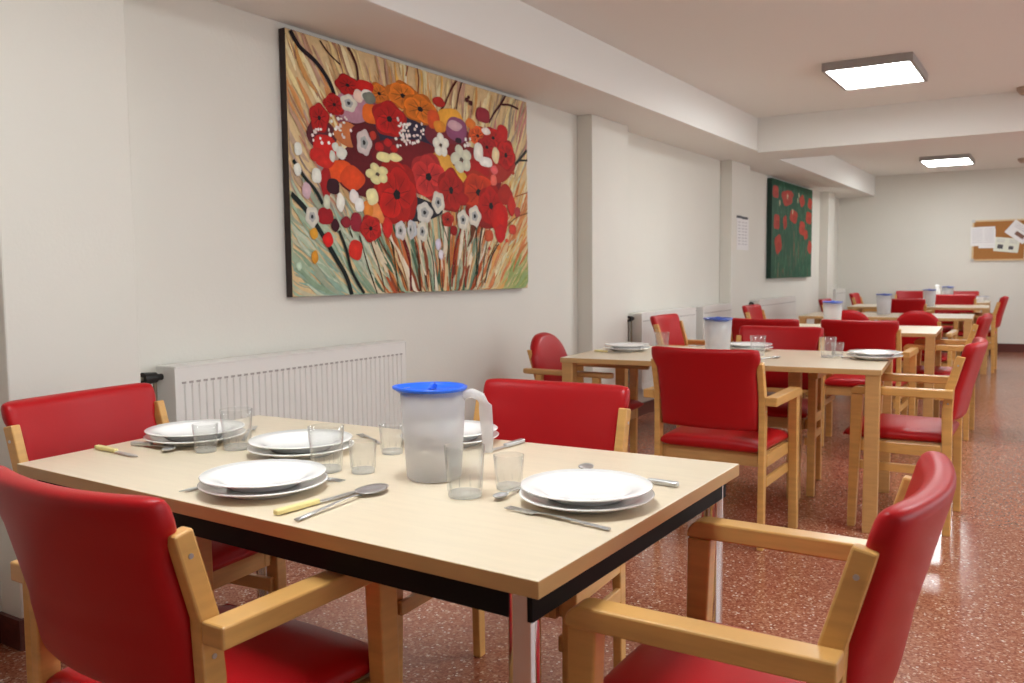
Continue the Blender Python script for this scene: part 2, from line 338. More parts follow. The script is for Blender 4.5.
# ------------------------------------------------------------------ paintings
PF = [[0.205,0.738,0.079,0.065,"b","5a2028"],[0.515,0.856,0.178,0.108,"b","8a4050"],[0.73,0.804,0.178,0.093,"b","2a2036"],[0.906,0.82,0.174,0.107,"b","2a2036"],[0.482,0.744,0.11,0.088,"b","551018"],[1.178,0.854,0.172,0.078,"b","70202c"],[1.311,0.7,0.26,0.104,"b","7a1418"],[0.506,0.596,0.179,0.109,"b","5c1018"],[0.867,0.661,0.274,0.116,"b","701018"],[1.309,0.635,0.322,0.126,"b","7a1216"],[0.86,0.437,0.206,0.053,"b","23222c"],[1.556,0.464,0.175,0.085,"b","8a1a14"],[1.628,0.742,0.2,0.085,"b","a02a1e"],[0.415,0.89,0.115,0.058,"b","b08090"],[0.382,0.76,0.099,0.057,"b","c07040"],[0.61,0.989,0.07,0.045,"p","e07a20"],[0.802,1.011,0.092,0.062,"p","e07a20"],[0.794,1.008,0.115,0.062,"p","e67e22"],[0.936,0.962,0.131,0.069,"p","e07818"],[0.546,0.88,0.068,0.05,"b","df6a20"],[1.21,0.948,0.119,0.061,"b","eaa63a"],[1.05,0.925,0.058,0.052,"b","d05020"],[1.105,0.894,0.056,0.033,"b","d88a2a"],[1.469,0.891,0.084,0.053,"p","dd5a22"],[1.398,0.951,0.051,0.029,"b","d97a30"],[1.118,0.692,0.113,0.067,"b","d9a040"],[1.25,0.637,0.099,0.057,"b","d8a838"],[0.32,0.584,0.097,0.052,"b","e0501a"],[0.403,0.557,0.085,0.058,"b","d8481a"],[0.591,0.402,0.093,0.051,"b","e08a4a"],[0.508,0.417,0.038,0.045,"b","d98030"],[0.383,0.99,0.074,0.043,"p","b81410"],[0.506,1.006,0.066,0.029,"b","c41a14"],[0.29,0.885,0.062,0.044,"p","b81410"],[0.191,0.81,0.055,0.059,"p","c01a18"],[0.222,0.684,0.08,0.056,"b","c4201a"],[0.175,0.642,0.052,0.033,"b","c0241c"],[0.223,0.523,0.037,0.075,"b","a01a1c"],[0.22,0.616,0.06,0.028,"b","c4281e"],[0.684,0.875,0.115,0.079,"p","c41a14"],[0.482,0.744,0.088,0.083,"b","601018"],[0.602,0.728,0.034,0.022,"b","b01c1c"],[0.668,0.756,0.032,0.02,"b","b81c1c"],[0.715,0.731,0.029,0.019,"b","b01414"],[0.557,0.778,0.024,0.022,"b","b03020"],[1.631,0.899,0.093,0.054,"p","c41a14"],[1.733,0.936,0.064,0.055,"b","b81c18"],[1.564,0.837,0.083,0.054,"p","b81a1a"],[1.77,0.812,0.098,0.081,"p","ba1a14"],[0.997,0.615,0.14,0.109,"p","cc3330"],[1.525,1.016,0.077,0.045,"b","8c2430"],[1.099,1.025,0.055,0.027,"b","b02418"],[1.454,0.69,0.126,0.059,"b","a81414"],[0.78,0.554,0.099,0.105,"b","c01c18"],[0.729,0.523,0.147,0.14,"p","c41c12"],[0.729,0.502,0.147,0.135,"p","c41c12"],[1.472,0.566,0.165,0.107,"p","cc3a1a"],[1.199,0.558,0.107,0.108,"p","b82018"],[1.6,0.496,0.121,0.109,"p","c01a12"],[1.76,0.574,0.082,0.062,"b","a02418"],[1.7,0.422,0.091,0.099,"b","c01a12"],[1.83,0.51,0.048,0.063,"b","b82a20"],[1.698,0.336,0.057,0.055,"b","b81c1c"],[1.306,0.519,0.06,0.035,"b","a01814"],[1.163,0.397,0.05,0.037,"p","b83020"],[1.219,0.337,0.035,0.028,"b","8a1410"],[1.574,0.32,0.048,0.037,"b","b85030"],[1.839,0.365,0.043,0.032,"b","c04030"],[1.896,0.476,0.036,0.032,"b","a03a3a"],[0.214,0.368,0.053,0.041,"b","98141c"],[0.276,0.328,0.027,0.03,"b","3c101c"],[0.269,0.508,0.044,0.038,"b","36101a"],[0.35,0.346,0.036,0.027,"b","841c28"],[0.421,0.349,0.041,0.048,"b","8e2030"],[0.524,0.323,0.069,0.058,"p","c8201a"],[0.651,0.333,0.038,0.051,"b","c82420"],[0.226,0.26,0.034,0.034,"b","d01c18"],[0.412,0.216,0.049,0.05,"b","cc2a1c"],[0.387,0.907,0.056,0.04,"w","e6dfcf"],[0.457,0.952,0.037,0.031,"b","e8c8b8"],[0.519,0.964,0.044,0.029,"b","e8e0d4"],[0.534,0.955,0.048,0.029,"b","74786c"],[0.489,0.735,0.054,0.061,"w","e0d0cc"],[0.29,0.692,0.023,0.021,"b","d4d4c8"],[0.33,0.668,0.036,0.03,"b","d8d8cc"],[0.268,0.647,0.019,0.027,"b","d0d0c4"],[0.582,0.593,0.092,0.055,"4","e6dca0"],[0.54,0.479,0.045,0.042,"b","e8dca4"],[0.631,0.681,0.055,0.025,"b","e4da9c"],[0.718,0.688,0.056,0.021,"b","e4da9c"],[1.111,0.796,0.079,0.068,"4","ecebdc"],[1.302,0.739,0.11,0.082,"4","d8d8c0"],[1.473,0.797,0.05,0.056,"b","e4e0d4"],[1.551,0.749,0.07,0.03,"b","e8e4dc"],[1.555,0.928,0.047,0.021,"b","ecdcd4"],[1.655,0.799,0.04,0.048,"b","dccca0"],[1.261,0.898,0.102,0.07,"b","8a4a6c"],[1.242,0.918,0.068,0.028,"b","c6a0a8"],[1.275,0.84,0.031,0.016,"b","2a1420"],[1.078,0.485,0.057,0.058,"w","e6dfcf"],[0.956,0.423,0.068,0.054,"w","dedad0"],[1.309,0.401,0.056,0.054,"w","e6dfcf"],[1.427,0.427,0.062,0.059,"w","e6dfcf"],[0.848,0.33,0.041,0.048,"w","c8ccd0"],[0.933,0.322,0.045,0.052,"w","e6dfcf"],[0.764,0.316,0.033,0.042,"w","e6dfcf"],[0.752,0.321,0.043,0.047,"w","dcd8d4"],[0.834,0.329,0.025,0.048,"w","d4d0cc"],[0.128,0.361,0.041,0.046,"w","dcd8c8"],[0.046,0.565,0.023,0.029,"b","dcdcd0"],[0.162,0.548,0.032,0.035,"b","e0e0d4"],[0.053,0.656,0.024,0.03,"b","dcdcd0"],[0.314,0.437,0.028,0.044,"b","e8e4d8"],[0.224,0.434,0.022,0.034,"b","c8ccb4"],[0.407,0.472,0.032,0.033,"b","e4dcd8"],[0.445,0.433,0.034,0.035,"b","e8e4e0"],[0.098,0.477,0.028,0.037,"b","c8a8b0"],[1.072,0.258,0.026,0.031,"b","ccc4d4"],[1.095,0.202,0.022,0.027,"b","d8d0d8"],[0.136,0.285,0.026,0.026,"b","d89a30"],[0.138,0.179,0.022,0.03,"b","cc8a28"],[0.039,0.137,0.017,0.019,"b","b8ccb4"],[1.638,0.711,0.04,0.027,"b","dc6060"],[1.63,0.65,0.035,0.034,"b","e06a5a"],[1.364,1.078,0.02,0.014,"b","4a1414"],[1.401,1.067,0.021,0.014,"b","4a1414"],[1.381,1.096,0.014,0.009,"b","4a1414"],[1.769,0.295,0.019,0.012,"b","c85030"],[1.68,0.249,0.023,0.015,"b","d07838"],[1.577,0.244,0.015,0.012,"b","a84030"],[1.852,0.714,0.016,0.013,"b","a84020"],[0.815,0.814,0.009,0.008,"b","d8c8c0"],[0.878,0.816,0.013,0.008,"b","d8c8c0"],[0.813,0.767,0.009,0.01,"b","e8d8d4"],[0.843,0.785,0.008,0.006,"b","d8c8c0"],[0.844,0.874,0.012,0.006,"b","d8c8c0"],[0.778,0.785,0.012,0.007,"b","d8c8c0"],[0.904,0.79,0.012,0.01,"b","e8d8d4"],[0.906,0.823,0.014,0.006,"b","e8d8d4"],[0.79,0.854,0.008,0.011,"b","e8d8d4"],[0.915,0.794,0.01,0.01,"b","d8c8c0"],[0.835,0.813,0.011,0.01,"b","d8c8c0"],[0.944,0.886,0.009,0.009,"b","d8c8c0"],[0.8,0.78,0.013,0.01,"b","d8c8c0"],[0.79,0.8,0.011,0.011,"b","e8d8d4"],[0.825,0.866,0.012,0.01,"b","e8e4dc"],[0.836,0.867,0.013,0.005,"b","e8d8d4"],[0.913,0.792,0.007,0.009,"b","e8e4dc"],[0.84,0.813,0.011,0.01,"b","e8d8d4"],[0.863,0.773,0.009,0.006,"b","d8c8c0"],[0.869,0.779,0.014,0.007,"b","e8d8d4"],[0.801,0.865,0.012,0.007,"b","e8e4dc"],[0.939,0.848,0.01,0.008,"b","d8c8c0"],[0.932,0.815,0.007,0.01,"b","d8c8c0"],[0.82,0.806,0.011,0.01,"b","e8d8d4"],[0.954,0.835,0.011,0.006,"b","e8d8d4"],[0.957,0.857,0.01,0.009,"b","e8e4dc"],[0.782,0.802,0.01,0.009,"b","e8d8d4"],[0.885,0.851,0.011,0.009,"b","d8c8c0"],[0.776,0.828,0.011,0.007,"b","d8c8c0"],[0.83,0.835,0.009,0.007,"b","d8c8c0"],[0.819,0.79,0.007,0.01,"b","d8c8c0"],[0.899,0.869,0.011,0.009,"b","e8d8d4"],[0.816,0.852,0.01,0.009,"b","e8e4dc"],[0.881,0.78,0.012,0.007,"b","e8e4dc"],[0.148,0.705,0.006,0.007,"b","e8d8d4"],[0.167,0.756,0.008,0.006,"b","d8c8c0"],[0.162,0.743,0.01,0.008,"b","d8c8c0"],[0.181,0.757,0.007,0.008,"b","e8d8d4"],[0.193,0.719,0.007,0.007,"b","e8e4dc"],[0.249,0.764,0.005,0.009,"b","d8c8c0"],[0.256,0.743,0.011,0.009,"b","e8e4dc"],[0.144,0.727,0.009,0.008,"b","e8d8d4"],[0.202,0.7,0.01,0.009,"b","e8d8d4"],[0.154,0.745,0.006,0.009,"b","d8c8c0"],[0.247,0.705,0.01,0.008,"b","e8e4dc"],[0.197,0.76,0.008,0.006,"b","e8e4dc"],[0.791,0.835,0.013,0.009,"b","e8d8d4"],[0.742,0.748,0.011,0.01,"b","e8e4dc"],[0.772,0.864,0.01,0.009,"b","e8e4dc"],[0.759,0.851,0.013,0.006,"b","e8e4dc"],[0.786,0.812,0.009,0.009,"b","e8e4dc"],[0.761,0.815,0.009,0.007,"b","e8e4dc"],[0.828,0.787,0.007,0.006,"b","e8d8d4"],[0.842,0.777,0.008,0.008,"b","e8d8d4"],[0.75,0.879,0.009,0.007,"b","e8d8d4"],[0.773,0.865,0.009,0.006,"b","d8c8c0"],[0.73,0.783,0.012,0.008,"b","e8e4dc"],[0.773,0.805,0.012,0.007,"b","e8e4dc"],[0.802,0.834,0.009,0.008,"b","d8c8c0"],[0.764,0.754,0.01,0.005,"b","e8e4dc"],[0.791,0.794,0.007,0.008,"b","e8d8d4"],[0.747,0.885,0.009,0.01,"b","d8c8c0"],[0.369,0.829,0.008,0.006,"b","d8c8c0"],[0.348,0.743,0.01,0.008,"b","d8c8c0"],[0.302,0.784,0.01,0.008,"b","e8d8d4"],[0.277,0.749,0.005,0.006,"b","e8e4dc"],[0.35,0.811,0.01,0.006,"b","e8e4dc"],[0.265,0.833,0.008,0.008,"b","e8d8d4"],[0.337,0.753,0.006,0.009,"b","d8c8c0"],[0.333,0.827,0.009,0.005,"b","d8c8c0"],[0.268,0.806,0.009,0.008,"b","e8e4dc"],[0.397,0.781,0.009,0.008,"b","e8d8d4"],[0.293,0.774,0.011,0.008,"b","e8e4dc"],[0.312,0.824,0.011,0.009,"b","e8e4dc"],[0.315,0.781,0.009,0.009,"b","d8c8c0"],[0.324,0.772,0.011,0.005,"b","e8e4dc"],[0.327,0.794,0.01,0.01,"b","d8c8c0"],[0.359,0.837,0.007,0.006,"b","d8c8c0"],[1.365,0.824,0.015,0.009,"b","e8d8d4"],[1.375,0.83,0.013,0.01,"b","e8d8d4"],[1.389,0.863,0.01,0.01,"b","e8e4dc"],[1.345,0.855,0.011,0.011,"b","e8e4dc"],[1.36,0.837,0.013,0.007,"b","d8c8c0"],[1.385,0.833,0.013,0.009,"b","d8c8c0"],[1.338,0.82,0.014,0.011,"b","e8e4dc"]]
PS = [[[[0.028,1.165],[0.08,1.106],[0.178,1.059],[0.254,0.995],[0.294,0.932]],0.022,"1c1018"],[[[0.39,1.171],[0.424,1.135],[0.45,1.088],[0.46,1.022]],0.016,"4a1c14"],[[[0.208,1.16],[0.259,1.116],[0.338,1.076]],0.008,"3a1c1c"],[[[1.273,1.173],[1.204,1.097],[1.155,1.023],[1.107,0.977]],0.014,"5a1c10"],[[[1.323,1.177],[1.285,1.094],[1.263,1.012]],0.01,"5a1c10"],[[[0.84,1.166],[0.822,1.111]],0.008,"8a3a20"],[[[0.916,1.17],[0.928,1.109],[0.916,1.028]],0.01,"6a2a18"],[[[1.777,1.172],[1.725,1.115],[1.645,1.045],[1.589,0.983]],0.016,"4a1414"],[[[1.729,1.108],[1.817,1.12],[1.924,1.111]],0.013,"4a1c18"],[[[2.019,0.87],[1.919,0.796],[1.786,0.708],[1.693,0.645]],0.02,"2c2a24"],[[[1.919,0.796],[2.025,0.807]],0.013,"2c2a24"],[[[0.005,0.456],[0.089,0.394],[0.175,0.301],[0.277,0.175],[0.344,0.088],[0.38,-0.001]],0.026,"141c1a"],[[[0.023,0.605],[0.094,0.531],[0.156,0.481],[0.199,0.423]],0.018,"18201c"],[[[0.303,0.305],[0.348,0.215],[0.387,0.107],[0.468,0.005]],0.018,"141c18"],[[[0.367,0.332],[0.393,0.274]],0.008,"2a2a1c"],[[[0.444,0.285],[0.491,0.157],[0.562,0.004]],0.008,"382818"],[[[0.525,0.258],[0.596,0.096],[0.624,0.003]],0.007,"5a3020"],[[[0.68,0.262],[0.709,0.137],[0.729,0.01]],0.008,"2c3c20"],[[[0.779,0.274],[0.822,0.158],[0.825,0.008]],0.009,"7a1c1c"],[[[0.78,0.285],[0.827,0.18],[0.834,0.008]],0.01,"6a1418"],[[[0.872,0.266],[0.907,0.137],[0.908,0.006]],0.009,"54341c"],[[[0.978,0.28],[1.026,0.17],[1.034,0.014]],0.008,"303828"],[[[1.082,0.416],[1.106,0.272]],0.007,"7a4a20"],[[[1.109,0.384],[1.172,0.239],[1.176,0.023]],0.007,"3c4420"],[[[1.286,0.34],[1.224,0.217],[1.195,0.023]],0.012,"8a1c1c"],[[[1.322,0.341],[1.339,0.219],[1.33,0.02]],0.009,"9a3c24"],[[[1.442,0.363],[1.447,0.233],[1.434,0.018]],0.01,"2c3c28"],[[[1.522,0.414],[1.476,0.257],[1.451,0.089]],0.012,"283024"],[[[1.598,0.381],[1.54,0.246],[1.492,0.041]],0.008,"48503c"],[[[1.681,0.273],[1.594,0.186],[1.525,0.04]],0.01,"3c2c20"],[[[2.025,0.476],[1.876,0.437],[1.733,0.349],[1.549,0.162]],0.008,"7a4a28"],[[[2.027,0.606],[1.879,0.57]],0.008,"a05a30"]]
def painting_mat(name, rough=.45):
    m = bpy.data.materials.new(name); m.use_nodes = True; nt = m.node_tree; b = nt.nodes['Principled BSDF']
    a = nt.nodes.new('ShaderNodeVertexColor'); a.layer_name = 'paint'
    tc = nt.nodes.new('ShaderNodeTexCoord'); n = nt.nodes.new('ShaderNodeTexNoise'); n.inputs['Scale'].default_value = 35; n.inputs['Detail'].default_value = 4
    nt.links.new(tc.outputs['Object'], n.inputs['Vector'])
    mr = nt.nodes.new('ShaderNodeMapRange'); mr.inputs[3].default_value = .78; mr.inputs[4].default_value = 1.18; nt.links.new(n.outputs['Fac'], mr.inputs[0])
    mx = nt.nodes.new('ShaderNodeMix'); mx.data_type = 'RGBA'; mx.blend_type = 'MULTIPLY'; mx.inputs[0].default_value = 1
    nt.links.new(a.outputs[0], mx.inputs[6]); nt.links.new(mr.outputs[0], mx.inputs[7]); nt.links.new(mx.outputs[2], b.inputs['Base Color'])
    b.inputs['Roughness'].default_value = .6; b.inputs['Specular IOR Level'].default_value = .2
    bp = nt.nodes.new('ShaderNodeBump'); bp.inputs['Strength'].default_value = .25; bp.inputs['Distance'].default_value = .002; nt.links.new(n.outputs['Fac'], bp.inputs['Height']); nt.links.new(bp.outputs[0], b.inputs['Normal'])
    return m
class Paint:
    def __init__(s, W, H): s.bm = bmesh.new(); s.l = s.bm.loops.layers.float_color.new('paint'); s.W = W; s.H = H; s.k = 0; s.rnd = random.Random(5)
    def poly(s, pts, col, centre=None, ccol=None):
        s.k += 1; d = .0006+s.k*4e-6; c1 = (*srgb(col), 1)
        cl = [(min(max(a, .001), s.W-.001), min(max(b, .001), s.H-.001)) for a, b in pts]
        if centre is None:
            try: f = s.bm.faces.new([s.bm.verts.new((d, a, b)) for a, b in cl])
            except ValueError: return
            for lp in f.loops: lp[s.l] = c1
        else:
            c2 = (*srgb(ccol), 1); vc = s.bm.verts.new((d, *centre)); vs = [s.bm.verts.new((d, a, b)) for a, b in cl]
            for i in range(len(vs)):
                f = s.bm.faces.new((vc, vs[i], vs[(i+1) % len(vs)]))
                for lp, c in zip(f.loops, (c2, c1, c1)): lp[s.l] = c
    def stroke(s, pts, w, col, taper=True):
        n = len(pts); A = []; B = []
        P = [Vector(p) for p in pts]
        for i, p in enumerate(P):
            t = (P[min(i+1, n-1)]-P[max(i-1, 0)]).normalized(); q = Vector((-t.y, t.x))
            k = w/2*(1 if not taper else max(.12, math.sin(PI*(i+.5)/n)))
            A.append(p+q*k); B.append(p-q*k)
        for i in range(n-1):
            s.k -= 1*(i > 0); s.poly([A[i], A[i+1], B[i+1], B[i]], col)
    def blob(s, x, y, rx, ry, col, ccol=None, lobes=0, amp=.06, ph=0, n=28):
        pts = []
        for i in range(n):
            a = 2*PI*i/n; r = 1+amp*math.sin(lobes*a+ph)+.025*math.sin(3*a+ph*2)
            pts.append((x+rx*r*math.cos(a), y+ry*r*math.sin(a)))
        s.poly(pts, col, (min(max(x, .001), s.W-.001), min(max(y, .001), s.H-.001)), ccol or col)
def shade(c, k):
    v = [min(255, int(int(c[i:i+2], 16)*k)) for i in (0, 2, 4)]; return '%02x%02x%02x' % tuple(v)
def flower_painting():
    W, H = 2.025, 1.17; p = Paint(W, H); R = p.rnd
    p.poly([(0, 0), (W, 0), (W, H), (0, H)], 'dcc090')
    top = ['c8a070', 'ecd294', 'd29a5a', 'c8a088', 'f0dca0', 'b08468', 'e8c47c', 'c09880', 'd8965c', 'f2e2b4']
    leftm = ['a08c84', 'b8a090', 'c0a48c', 'b89c80', '9c9c8c', 'c88a70']
    leftb = ['a4b89c', 'b4c4a8', '8ca488', 'c4ccb4', '94b09c', 'a0a890', 'c8c0a0']
    bot = ['e0d0b0', 'b05028', '7c9078', 'd8c8a8', 'c87040', '6a3820', 'a0b498', 'e8dcc4', '8a4428', 'c4783c', 'b8c0a0', '507058']
    rgt = ['d8c898', 'e0a860', 'd88858', 'e4d4a0', 'e8dcb4', 'd8b878', 'c8d0b0', 'c47844']
    for i in range(1100):
        u = R.uniform(0, W); v = R.uniform(0, H)
        if i < 360:
            u = R.uniform(0, W); v = R.uniform(.0, .5)
        if v > .78 or (v > .5 and .3 < u < 1.7): pal = top
        elif u < .55: pal = leftm if v > .42 else leftb
        elif u > 1.55: pal = rgt
        else: pal = bot
        col = R.choice(pal)
        if u > 1.75 and v < .2: col = R.choice(['98a860', 'a4b070', 'b4b878', '9cb078'])
        if .75 < u < 1.15 and v > .85: col = R.choice(['eee0b0', 'e8b860', 'f0e4c8', 'e0b070'])
        if u > 1.6 and v > .75: col = R.choice(['e8dca8', 'e4cf94', '9a8a78', 'c88c80', 'e0c490', 'b8a088'])
        fx, fy = 1.12, -.55
        d = Vector((u-fx, v-fy)).normalized(); L = R.uniform(.10, .34)
        curv = R.uniform(-.12, .12); q = Vector((-d.y, d.x))
        pts = [Vector((u, v))+d*L*(t-.5)+q*curv*L*(t-.5)**2*4 for t in (0, .2, .4, .6, .8, 1)]
        if any(a.x < .0 or a.x > W or a.y < 0 or a.y > H for a in pts):
            pts = [Vector((min(max(a.x, 0), W), min(max(a.y, 0), H))) for a in pts]
            if (pts[0]-pts[-1]).length < .04: continue
        try: p.stroke(pts, R.uniform(.006, .03), col)
        except Exception: pass
    stems = [x for x in PS]
    for pts, w_, col in stems:
        P = [Vector(a) for a in pts]; out = []
        for i in range(len(P)-1):
            p0 = P[max(i-1, 0)]; p1 = P[i]; p2 = P[i+1]; p3 = P[min(i+2, len(P)-1)]
            for k in range(5):
                t = k/5; out.append(.5*((2*p1)+(p2-p0)*t+(2*p0-5*p1+4*p2-p3)*t*t+(3*p1-p0-3*p2+p3)*t**3))
        out.append(P[-1]); p.stroke(out, w_, col, False)
    for n_, (x, y, rx, ry, t, col) in enumerate(PF):
        if n_ < 14: rx *= 1.2; ry *= 1.2
        if t == 'p': rx *= 1.12; ry *= 1.12
        ph = R.uniform(0, 6)
        if t == 'b': p.blob(x, y, rx, ry, col, shade(col, 1.12), 4, .05, ph)
        elif t == 'p':
            p.blob(x, y, rx, ry, shade(col, .82), None, 5, .08, ph, 36)
            for k in range(5):
                a = ph+2*PI*k/5+R.uniform(-.15, .15)
                p.blob(x+rx*.44*math.cos(a), y+ry*.44*math.sin(a), rx*.5, ry*.5, shade(col, R.choice([.95, 1.02, 1.10, 1.0])), shade(col, .82), 3, .06, a, 20)
            for k in range(9):
                a = ph+2*PI*k/9; p.stroke([(x+rx*q*math.cos(a), y+ry*q*math.sin(a)) for q in (.15, .4, .7)], .004, shade(col, .55))
            p.blob(x, y, rx*.17, ry*.17, '160c10', None, 5, .1, ph, 14)
        elif t == 'w':
            p.blob(x, y, rx, ry, shade(col, .93), shade(col, 1.05), 5, .09, ph, 36)
            p.blob(x, y, rx*.5, ry*.5, 'b4b4b0', '9ca0a0', 5, .12, ph, 20)
            p.blob(x, y, rx*.2, ry*.2, '2c2c30', None, 3, .1, ph, 12)
        elif t == '4':
            for k in range(5):
                a = ph*.2+2*PI*k/5+PI/2
                p.blob(x+rx*.55*math.cos(a), y+ry*.55*math.sin(a), rx*.40, ry*.42, shade(col, .96), shade(col, 1.06), 2, .08, a*2, 18)
            p.blob(x, y, rx*.14, ry*.14, '50483c', None, 3, .1, ph, 10)
    return p
FRONT = XW+.04
t = empty('painting', 'large canvas painting of red, orange and white poppies on the left wall', 'painting', (XW, 2.747, 1.10))
obj('canvas', boxbm(.004, .04, 0, 2.025, 0, 1.17), 'canvas_edge', t)
pp = flower_painting()
o = obj('painted_flowers', pp.bm, painting_mat('flower_paint'), t); o.location = (.04, 0, 0)
t = empty('painting', 'green canvas painting with red poppies farther along the left wall', 'painting', (XW, 10.27, 1.10))
obj('canvas', boxbm(.004, .06, 0, 1.96, 0, 1.17), 'green_edge', t)
p = Paint(1.96, 1.17); R = p.rnd
p.poly([(0, 0), (1.96, 0), (1.96, 1.17), (0, 1.17)], '27543f')
for i in range(420):
    u = R.uniform(.02, 1.94); v = R.uniform(0, 1.15); L = R.uniform(.05, .25)
    col = R.choice(['2c5c44', '346850', '1f4a38', '3f7055', '2a5040', '4c7a5c', '24503c'] + (['6a5a4c', '5a7c60', '8a5a44'] if v < .7 else ['3a6a50']))
    p.stroke([(u, max(v-L/2, 0)), (u+R.uniform(-.02, .02), v), (u+R.uniform(-.03, .03), min(v+L/2, 1.17))], R.uniform(.01, .035), col)
for y, z, a, b in [[10.42,2.12,.14,.08],[10.93,2.08,.26,.1],[11.67,2.09,.14,.08],[12.1,2.08,.13,.08],[11.26,1.87,.2,.09],[10.48,1.77,.14,.1],[10.85,1.78,.09,.09],[11.69,1.74,.16,.1],[12.04,1.89,.17,.09],[10.56,1.51,.16,.12],[12.12,1.5,.13,.09],[11.89,1.66,.11,.07],[11.12,2.13,.11,.05]]:
    p.blob(y-10.27, z-1.10, a*.95, b*.95, 'a8382a', 'b8442f', 4, .1, R.uniform(0, 6))
    p.blob(y-10.27+a*.2, z-1.10-b*.2, a*.45, b*.4, '96301f', 'a8382a', 3, .1, 1)
for y, z in ((10.95, 2.1), (11.45, 2.08), (11.5, 2.15), (11.2, 1.93), (10.6, 2.0)): p.blob(y-10.27, z-1.1, .025, .035, 'c8c09c', None, 3, .2, 1, 10)
o = obj('painted_poppies', p.bm, painting_mat('green_paint'), t); o.location = (.06, 0, 0)

# notice on the third pillar
t = empty('notice', 'white paper notice with a black heading bar on the third pillar', 'notice', (XC, 8.78, 1.43))
obj('paper', boxbm(.001, .003, 0, .40, -.02, .31), 'paper', t)
bm = bmesh.new(); box(bm, .0032, .006, -.01, .15, .305, .33); box(bm, .0032, .006, .15, .36, .30, .325)
for i in range(8):
    for a, b in ((.04, .12), (.17, .24), (.27, .34)): box(bm, .0032, .0036, a, b, .26-i*.032, .268-i*.032, 1)
obj('print', bm, ['ink', 'inkfaint'], t)

# cork board
t = empty('cork_board', 'brown cork notice board with a pale wooden frame on the far wall', 'notice board', (-1.07, YF, 1.30))
obj('cork', boxbm(.02, 1.18, -.018, -.004, .02, .56), 'cork', t)
bm = bmesh.new(); box(bm, 0, 1.2, -.028, 0, 0, .022); box(bm, 0, 1.2, -.028, 0, .558, .58); box(bm, 0, .022, -.028, 0, .022, .558); box(bm, 1.178, 1.2, -.028, 0, .022, .558)
obj('frame', bm, 'boardframe', t)
for x in (.012, 1.188):
    for z in (.012, .568): obj('corner_cap', boxbm(x-.02, x+.02, -.031, -.002, z-.02, z+.02), 'steel', t)
def sheet(x, z, w_, h_, rot, label, prints, m='paper', dy=0):
    t = empty('paper_sheet', label, 'paper', (-1.07+x, YF-.0195-dy, 1.30+z)); t.rotation_euler = (0, rot, 0)
    obj('paper', boxbm(-w_/2, w_/2, -.0012, 0, -h_/2, h_/2), m, t)
    bm = bmesh.new()
    for a, b, c, d, mi in prints: box(bm, a, b, -.002, -.0013, c, d, mi)
    obj('print', bm, ['inkfaint', 'ink', 'brownink', 'inkblue'], t)
lines = lambda x0, x1, z0, n, s, mi=0: [(x0, x1, z0-i*s, z0-i*s+.006, mi) for i in range(n)]
sheet(.135, .35, .31, .27, -.02, 'white sheet with faint writing at the left edge of the cork board', lines(-.13, .0, .1, 8, .027)+lines(.02, .14, .1, 8, .027), dy=.010)
sheet(.19, .315, .21, .27, 0, 'white sheet mostly behind the leftmost sheet on the cork board', lines(-.08, .08, -.10, 1, .03), dy=.006)
sheet(.435, .22, .31, .20, .12, 'pale green sheet with two small dark pictures low on the cork board', [(-.11, -.04, -.06, .0, 1), (.03, .09, -.06, -.01, 1)]+lines(-.13, -.03, .07, 3, .02)+lines(.03, .13, .07, 3, .02), 'paper2', dy=.004)
sheet(.585, .40, .29, .22, .66, 'tilted white sheet with a brown picture high on the cork board', [(-.03, .10, -.06, -.005, 2)]+lines(-.1, .12, .08, 3, .025), dy=.010)
sheet(.75, .15, .19, .27, .02, 'white sheet at the lower right of the cork board', lines(-.07, .08, .1, 6, .03, 3), dy=.0)

# ------------------------------------------------------------------ tables
def near_table():
    q = [(-2.122, 1.112), (-.627, 1.062), (-.615, 1.968), (-2.169, 1.905)]
    cx = sum(a for a, b in q)/4; cy = sum(b for a, b in q)/4; q = [(a-cx, b-cy) for a, b in q]
    t = empty('dining_table', 'nearest beech-topped dining table with black frame and chrome legs', 'table', (cx, cy, 0))
    bm = bmesh.new(); prism(bm, q, .722, .75, 'z', 1)
    for f in bm.faces:
        if abs(f.normal.z) > .9 or all(abs(v.co.z-.75) < 1e-5 for v in f.verts): f.material_index = 0
    obj('table_top', bm, ['laminate', 'edge'], t, bevel=.0015)
    bm = bmesh.new(); inn = [(a*.968+.0, b*.95) for a, b in q]; inn2 = [(a*.945, b*.905) for a, b in q]
    for i in range(4):
        j = (i+1) % 4; prof = [inn[i], inn[j], inn2[j], inn2[i]]; prism(bm, prof, .674, .722, 'z')
    obj('frame', bm, 'black', t)
    for i, (a, b) in enumerate(q):
        x = a-math.copysign(.050 if a > 0 else .032, a); y = b-math.copysign(.042 if a > 0 else .024, b)
        bm = bmesh.new(); lathe(bm, [(.0, .012), (.0255, .012), (.0255, .7215), (0, .7215)], 24, x, y)
        lg = obj('leg', bm, 'chrome', t, smooth=True); lg.modifiers.new('e', 'EDGE_SPLIT').split_angle = .6
        bm = bmesh.new(); lathe(bm, [(0, 0), (.025, 0), (.025, .014), (0, .014)], 20, x, y); f = obj('foot_cap', bm, 'black', lg)
    return t
near_table()
